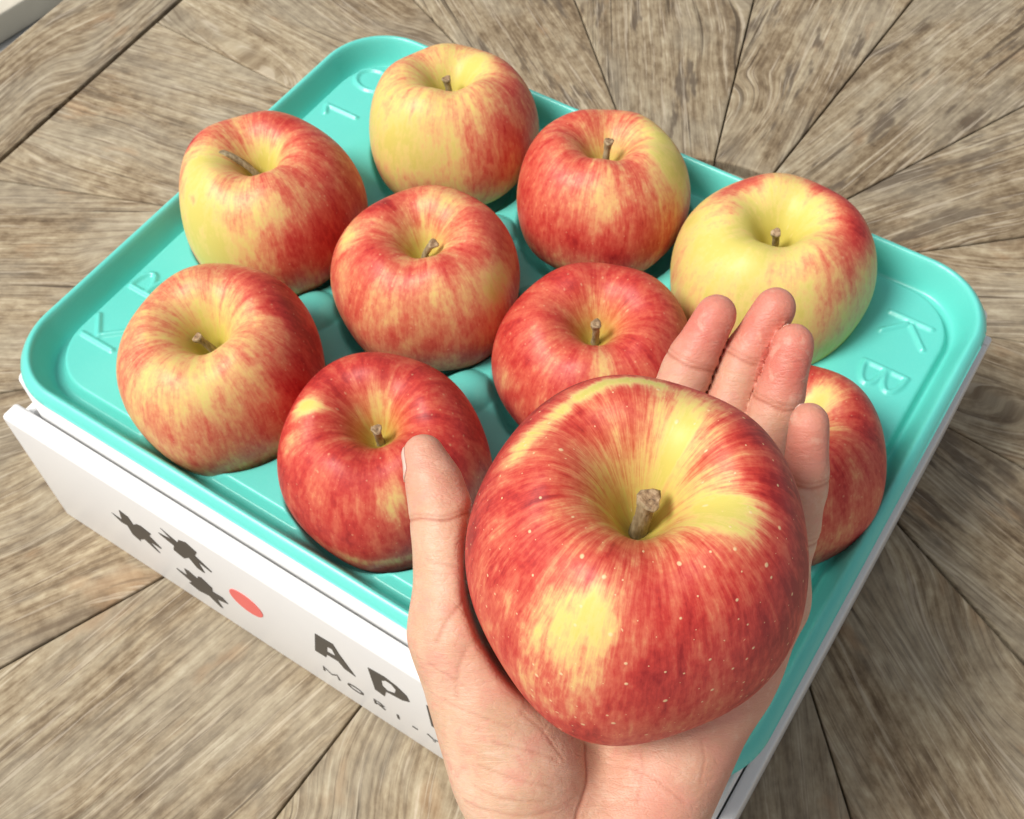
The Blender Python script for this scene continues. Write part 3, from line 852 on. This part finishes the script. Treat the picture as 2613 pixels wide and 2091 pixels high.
def build_hand():
    vox = .00105
    lo = np.array([-.082, -.272, -.075]); hi = np.array([.078, .125, .098])
    n = np.ceil((hi - lo) / vox).astype(int)
    D = np.full(n, .5, np.float32)
    ax = [lo[i] + vox * np.arange(n[i]) for i in range(3)]
    def window(p, q, r):
        a = np.minimum(p, q) - r - .014; b = np.maximum(p, q) + r + .014
        i0 = np.clip(((a - lo) / vox).astype(int), 0, n); i1 = np.clip(((b - lo) / vox).astype(int) + 1, 0, n)
        sl = tuple(slice(u, v) for u, v in zip(i0, i1))
        g = [ax[k][sl[k]].reshape([-1 if j == k else 1 for j in range(3)]) for k in range(3)]
        return sl, g
    def cone(p, r1, q, r2):
        p = np.array(p); q = np.array(q)
        sl, g = window(p, q, max(r1, r2))
        d = q - p; L2 = d @ d
        t = np.clip(sum((g[k] - p[k]) * d[k] for k in range(3)) / L2, 0, 1)
        dist = np.sqrt(sum((g[k] - p[k] - t * d[k]) ** 2 for k in range(3))) - (r1 + (r2 - r1) * t)
        return sl, dist.astype(np.float32)
    def smin(A, sl, d, k):
        a = A[sl]
        h = np.maximum(k - np.abs(a - d), 0) / k
        A[sl] = np.minimum(a, d) - h * h * k * .25
    for p, r1, q, r2 in PALM + ARM:
        smin(D, *cone(p, r1, q, r2), .012)
    # fingers, each its own chain; neighbours stay apart
    chains = []
    for name, J in FING.items():
        pts = np.array([j[:3] for j in J])
        i0 = np.clip(((pts.min(0) - .026 - lo) / vox).astype(int), 0, n); i1 = np.clip(((pts.max(0) + .026 - lo) / vox).astype(int) + 1, 0, n)
        W = tuple(slice(u, v) for u, v in zip(i0, i1))
        A = np.full(i1 - i0, .5, np.float32)
        def add(p, r1, q, r2, k):
            sl, d = cone(p, r1, q, r2)
            o0 = [max(sl[i].start, W[i].start) for i in range(3)]; o1 = [min(sl[i].stop, W[i].stop) for i in range(3)]
            d = d[tuple(slice(o0[i] - sl[i].start, o1[i] - sl[i].start) for i in range(3))]
            smin(A, tuple(slice(o0[i] - W[i].start, o1[i] - W[i].start) for i in range(3)), d, k)
        for a, b in zip(J[:-1], J[1:]):
            add(a[:3], a[3], b[:3], b[3], .004)
        # soft pads on the palm side of each phalanx
        for i, (a, b) in enumerate(zip(J[:-1], J[1:])):
            a3, b3 = np.array(a[:3]), np.array(b[:3])
            axd = (b3 - a3) / np.linalg.norm(b3 - a3)
            pal = np.array((0, 0, 1.)) if name != 'thumb' else np.array((.75, .0, .66))
            pal = pal - axd * (pal @ axd); pal /= np.linalg.norm(pal)
            w0, w1 = (.25, .75) if i < 2 else (.25, .9)
            r = min(a[3], b[3]) * (.90 if i < 2 else .95)
            off = pal * (.0013 if i < 2 else .0015)
            add(a3 + (b3 - a3) * w0 + off, r, a3 + (b3 - a3) * w1 + off, r * .95, .005)
        chains.append((W, A))
    # neighbouring fingers touch along a narrow groove
    full = []
    for W, A in chains:
        G = np.full(n, .5, np.float32); G[W] = A; full.append(G)
    f1 = np.full(n, .5, np.float32); f2 = np.full(n, .5, np.float32)
    for G in full:
        f2 = np.minimum(f2, np.maximum(f1, G)); f1 = np.minimum(f1, G)
    FD = f1 + .0006 * np.exp(-((f2 - f1) / .0018) ** 2) * (f2 < .02)
    del full, f1, f2
    k = .009
    h = np.maximum(k - np.abs(D - FD), 0) / k
    # blend only near the palm: fade the smoothing out along the fingers
    D = np.minimum(D, FD) - h * h * k * .25
    # the apple presses into the skin
    prof, _ = catmull(PROFILE, 160)
    pr = prof[:, 0] * HELD_R; pz = prof[:, 1] * HELD_H * HELD_R
    gr = np.arange(0, .075, .0008); gz = np.arange(-.075, .075, .0008)
    GR, GZ = np.meshgrid(gr, gz, indexing='ij')
    best = np.full(GR.shape, 9.)
    ins = np.zeros(GR.shape, bool)
    for i in range(len(pr) - 1):
        best = np.minimum(best, seg_d(GR, GZ, (pr[i], pz[i]), (pr[i + 1] + 1e-9, pz[i + 1])))
        c = ((pz[i] > GZ) != (pz[i + 1] > GZ)) & (GR < (pr[i + 1] - pr[i]) * (GZ - pz[i]) / (pz[i + 1] - pz[i] + 1e-12) + pr[i])
        ins ^= c
    T2 = np.where(ins, -best, best)
    rot = np.array(HAND_ROT)
    c0 = np.array(HELD - HAND_O) @ rot                       # apple centre in hand space
    up = rot.T @ np.array(held.rotation_euler.to_matrix() @ Vector((0, 0, 1)))
    g = [ax[k].reshape([-1 if j == k else 1 for j in range(3)]) - c0[k] for k in range(3)]
    zz = g[0] * up[0] + g[1] * up[1] + g[2] * up[2]
    rr = np.sqrt(np.maximum(g[0] ** 2 + g[1] ** 2 + g[2] ** 2 - zz ** 2, 0))
    fi = np.clip(rr / .0008, 0, len(gr) - 1.01); fj = np.clip((zz + .075) / .0008, 0, len(gz) - 1.01)
    i = fi.astype(np.int32); j = fj.astype(np.int32); u = fi - i; v = fj - j
    AP = T2[i, j] * (1 - u) * (1 - v) + T2[i + 1, j] * u * (1 - v) + T2[i, j + 1] * (1 - u) * v + T2[i + 1, j + 1] * u * v
    AP = -(AP - .0006).astype(np.float32)
    k = .003
    h = np.maximum(k - np.abs(D - AP), 0) / k
    D = np.maximum(D, AP) + h * h * k * .25
    # ---- surface nets
    s = D < 0
    sh = tuple(m - 1 for m in n)
    acc = np.zeros((*sh, 3), np.float32); cnt = np.zeros(sh, np.int8)
    corners = [(a, b, c) for a in (0, 1) for b in (0, 1) for c in (0, 1)]
    mix = np.zeros(sh, bool); allin = np.ones(sh, bool)
    for a, b, c in corners:
        q = s[a:a + sh[0], b:b + sh[1], c:c + sh[2]]
        mix |= q; allin &= q
    act = mix & ~allin
    I = np.argwhere(act)
    P = np.zeros((len(I), 3)); C = np.zeros(len(I))
    for a in corners:
        for k_ in range(3):
            if a[k_]: continue
            b = list(a); b[k_] = 1
            da = D[I[:, 0] + a[0], I[:, 1] + a[1], I[:, 2] + a[2]]; db = D[I[:, 0] + b[0], I[:, 1] + b[1], I[:, 2] + b[2]]
            cr = (da < 0) != (db < 0)
            t = np.where(cr, da / np.where(cr, da - db, 1), 0)
            e = np.tile(np.array(a, float), (len(I), 1)); e[:, k_] += t
            P += e * cr[:, None]; C += cr
    V = lo + (I + P / C[:, None]) * vox
    idx = -np.ones(sh, np.int64); idx[act] = np.arange(len(I))
    F = []
    for k_ in range(3):
        o1, o2 = [(1, 2), (2, 0), (0, 1)][k_]
        s0 = [slice(0, m - 1) for m in n]; s1 = list(s0)
        s1[k_] = slice(1, n[k_]); s0[o1] = s1[o1] = slice(1, n[o1] - 1); s0[o2] = s1[o2] = slice(1, n[o2] - 1)
        A_, B_ = s[tuple(s0)], s[tuple(s1)]
        E_ = np.argwhere(A_ != B_)
        flip = A_[E_[:, 0], E_[:, 1], E_[:, 2]]
        c = E_.copy(); c[:, o1] += 1; c[:, o2] += 1
        def ix(d1, d2):
            e = c.copy(); e[:, o1] -= d1; e[:, o2] -= d2
            return idx[e[:, 0], e[:, 1], e[:, 2]]
        q = np.stack([ix(1, 1), ix(0, 1), ix(0, 0), ix(1, 0)], 1)
        q[~flip] = q[~flip][:, ::-1]
        F.append(q)
    F = np.concatenate(F)
    F = F[(F >= 0).all(1)]
    # light smoothing
    ea = np.concatenate([F[:, [0, 1, 2, 3]].ravel(), F[:, [1, 2, 3, 0]].ravel()]); eb = np.concatenate([F[:, [1, 2, 3, 0]].ravel(), F[:, [0, 1, 2, 3]].ravel()])
    N_ = np.maximum(np.bincount(ea, minlength=len(V)), 1)
    for it in range(2):
        S_ = np.stack([np.bincount(ea, V[eb, k_], len(V)) for k_ in range(3)], 1)
        V = V * .55 + .45 * S_ / N_[:, None]
    return V, F

def finish_hand():
    V, F = build_hand()
    o = mesh_obj('hand', V, F, None)
    md = o.modifiers.new('sub', 'SUBSURF'); md.levels = 1; md.render_levels = 1
    dg = bpy.context.evaluated_depsgraph_get()
    me = bpy.data.meshes.new_from_object(o.evaluated_get(dg))
    o.modifiers.clear()
    old = o.data; o.data = me; bpy.data.meshes.remove(old)
    me.name = 'hand'
    nv = len(me.vertices)
    P = np.empty(nv * 3, np.float32); me.vertices.foreach_get('co', P); P = P.reshape(-1, 3).astype(float)
    N = np.empty(nv * 3, np.float32); me.vertices.foreach_get('normal', N); N = N.reshape(-1, 3).astype(float)
    from mathutils.bvhtree import BVHTree
    bvh = BVHTree.FromPolygons([tuple(p) for p in P], [tuple(p.vertices) for p in me.polygons])
    cre = np.zeros(nv); red = np.zeros(nv); disp = np.zeros(nv)
    rs = np.random.RandomState(3)
    # which finger each point belongs to
    own = np.full(nv, -1); bd = np.full(nv, .016)
    for fi_, (name, J) in enumerate(FING.items()):
        for a, b in zip(J[:-1], J[1:]):
            a3 = np.array(a[:3]); e = np.array(b[:3]) - a3
            t = np.clip((P - a3) @ e / (e @ e), 0, 1)
            d = np.linalg.norm(P - a3 - t[:, None] * e, axis=1)
            own = np.where(d < bd, fi_, own); bd = np.minimum(bd, d)
    # flexion creases across the finger joints (palm side)
    for fi_, (name, J) in enumerate(FING.items()):
        mine = own == fi_
        for ji, offs in ((2, (0.0, .0016)), (1, (-.001, .001))) if name != 'thumb' else ((1, (0.0, .0013)),):
            a = np.array(J[ji - 1][:3]); b = np.array(J[ji][:3]); c = np.array(J[min(ji + 1, 3)][:3])
            axd = (c - a) / np.linalg.norm(c - a)
            rel = P - b
            near = (np.linalg.norm(rel, axis=1) < .0145) & mine
            t = rel @ axd
            side = rel - t[:, None] * axd
            wob = .0006 * np.sin(side[:, 0] * 420 + ji) + .0004 * np.sin(side[:, 1] * 700)
            for k_, of in enumerate(offs):
                g = np.exp(-((t - of + wob) / (.00055 if k_ == 0 else .00045)) ** 2) * near
                disp -= g * (.00024 if k_ == 0 else .00010)
                cre = np.maximum(cre, g * (1.0 if k_ == 0 else .5))
            g = np.exp(-(t / .0022) ** 2) * near
            disp -= g * .00018
        tip = np.array(J[3][:3]); base = np.array(J[2][:3])
        d = np.linalg.norm(P - (tip * .7 + base * .3), axis=1)
        amt = {'index': .95, 'middle': .95, 'ring': 1.0, 'pinky': .75, 'thumb': .40}[name]
        red = np.maximum(red, amt * np.exp(-(d / .0175) ** 2) * (mine | (d < .008)))
        mid = (np.array(J[1][:3]) + base) / 2
        red = np.maximum(red, amt * .45 * np.exp(-(np.linalg.norm(P - mid, axis=1) / .013) ** 2))
    # lines of the palm
    for ci, line in enumerate(CREASES):
        pts = []
        for a, b in zip(line[:-1], line[1:]):
            for t in np.linspace(0, 1, 6, endpoint=False): pts.append(np.array(a) * (1 - t) + np.array(b) * t)
        pts.append(np.array(line[-1]))
        pts = [np.array(bvh.find_nearest(Vector(p))[0]) for p in pts]
        dm = np.full(nv, 9.)
        for a, b in zip(pts[:-1], pts[1:]):
            e = b - a; L2 = e @ e + 1e-12
            t = np.clip((P - a) @ e / L2, 0, 1)
            dm = np.minimum(dm, np.linalg.norm(P - a - t[:, None] * e, axis=1))
        strong = ci < 3
        g = np.exp(-(dm / (.0008 if strong else .0005)) ** 2)
        disp -= g * ((.00040, .00018, .00014)[ci] if strong else .00014) + (.00045 * np.exp(-(dm / .004) ** 2) if strong else 0)
        cre = np.maximum(cre, g * ((.8, .45, .35)[ci] if strong else .35))
    # pink of the palm
    for c, r, a in (((.035, -.042, .0), .024, .62), ((.030, -.010, .0), .03, .5), ((.005, -.050, .0), .022, .50), ((-.020, -.045, .02), .018, .25), ((-.045, .0, .03), .02, .22)):
        d = np.linalg.norm((P - np.array(c)) * (1, 1, .4), axis=1)
        red = np.maximum(red, a * np.exp(-(d / r) ** 2))
    P = P + N * disp[:, None]
    me.vertices.foreach_set('co', P.astype(np.float32).ravel())
    me.update()
    for nm, arr in (('crease', cre), ('flush', red)):
        at = me.attributes.new(nm, 'FLOAT', 'POINT'); at.data.foreach_set('value', arr.astype(np.float32))
    me.polygons.foreach_set('use_smooth', [True] * len(me.polygons))
    m = NT('skin')
    co = m.objco()
    fl = m.attr('flush').outputs['Fac']; cr = m.attr('crease').outputs['Fac']
    n1 = m.noise(co, 60, 4, .6); n2 = m.noise(co, 260, 3, .6); n3 = m.noise(co, 900, 3, .6)
    col = m.mix(m.sstep(n1, .3, .7), (.60, .370, .238), (.71, .480, .335))
    f2 = m.math('ADD', fl, m.math('MULTIPLY', m.math('SUBTRACT', n1, .5), .5), clamp=True)
    col = m.mix(m.math('MULTIPLY', f2, 1.15, clamp=True), col, (.63, .175, .130))
    blt = m.noise(co, 130, 4, .65, .4)
    col = m.mix(m.math('MULTIPLY', m.sstep(blt, .48, .66), .52), col, (.66, .29, .215))
    col = m.mix(m.math('MULTIPLY', m.sstep(blt, .46, .30), .35), col, (.74, .545, .41))
    col = m.mix(m.math('MULTIPLY', m.sstep(n2, .52, .70), .22), col, (.60, .27, .20))
    col = m.mix(m.math('MULTIPLY', cr, .75), col, (.45, .15, .09))
    m.set('Base Color', col)
    m.set('Roughness', m.math('ADD', .42, m.math('MULTIPLY', n3, .15)))
    m.set('Specular IOR Level', .42)
    m.set('Subsurface Weight', .35)
    m.set('Subsurface Radius', (1.0, .36, .20))
    m.set('Subsurface Scale', .0025)
    # papillary ridges and fine criss-cross of the skin
    ridge = m.n('ShaderNodeTexWave', wave_type='BANDS', bands_direction='DIAGONAL')
    m.l(co, ridge.inputs['Vector']); ridge.inputs['Scale'].default_value = 480; ridge.inputs['Distortion'].default_value = 9; ridge.inputs['Detail Scale'].default_value = .25
    v1 = m.voronoi(m.mapping(co, (420, 900, 500)), 1.0, 'DISTANCE_TO_EDGE')
    v2 = m.voronoi(m.mapping(co, (120, 330, 150)), 1.0, 'DISTANCE_TO_EDGE')
    h = m.math('MULTIPLY', ridge.outputs['Fac'], .12)
    h = m.math('ADD', h, m.math('MULTIPLY', m.sstep(v1.outputs['Distance'], 0, .12), .35))
    h = m.math('ADD', h, m.math('MULTIPLY', m.sstep(v2.outputs['Distance'], 0, .07), .34))
    h = m.math('ADD', h, m.math('MULTIPLY', n2, .6))
    wr = m.noise(m.mapping(co, (70, 420, 200)), 1.0, 3, .6, .6)
    h = m.math('ADD', h, m.math('MULTIPLY', m.sstep(wr, .62, .40), .9))
    h = m.math('ADD', h, m.math('MULTIPLY', m.noise(co, 110, 3, .6), 1.6))
    m.bump(h, .26, .00050)
    me.materials.clear(); me.materials.append(m.mat)
    o.location = HAND_O
    o.rotation_euler = HAND_ROT.to_euler()
    tag(o, 'bare left hand reaching in palm up with the large apple on it', 'hand')
    # nails on the far side of each finger
    nm = NT('nail')
    nm.set('Base Color', (.68, .46, .38, 1)); nm.set('Roughness', .28); nm.set('Subsurface Weight', .2); nm.set('Subsurface Scale', .002)
    bvh = BVHTree.FromPolygons([tuple(p) for p in P], [tuple(p.vertices) for p in me.polygons])
    for name, J in FING.items():
        a = Vector(J[2][:3]); b = Vector(J[3][:3])
        axd = (b - a).normalized()
        out = Vector((0, 0, -1)) if name != 'thumb' else Vector((-.90, .10, -.42))
        out = (out - axd * out.dot(axd)).normalized()
        sd = axd.cross(out)
        r = J[3][3]
        nu, nvv = 12, 11
        V, F2 = [], []
        for i in range(nu):
            t = i / (nu - 1)
            along = a.lerp(b, .40 if name == 'thumb' else .45) + axd * (t * ((b - a).length * .60 + r * .62))
            for j in range(nvv):
                w = -1 + 2 * j / (nvv - 1)
                an = w * R_(46 if name != 'thumb' else 62) * math.sqrt(max(1 - (max(0, .35 - t) / .38) ** 2, .02))
                d = out * math.cos(an) + sd * math.sin(an)
                hit = bvh.ray_cast(along, d)
                rr = (hit[0] - along).length if hit[0] else r * .5
                V.append(along + d * (min(rr, r * 1.5) + .00022))
        for i in range(nu - 1):
            for j in range(nvv - 1):
                F2.append((i * nvv + j, i * nvv + j + 1, (i + 1) * nvv + j + 1, (i + 1) * nvv + j))
        no = mesh_obj('nail', V, F2, nm.mat, o)
        so = no.modifiers.new('s', 'SOLIDIFY'); so.thickness = .0005; so.offset = 0
    return o
hand = finish_hand()
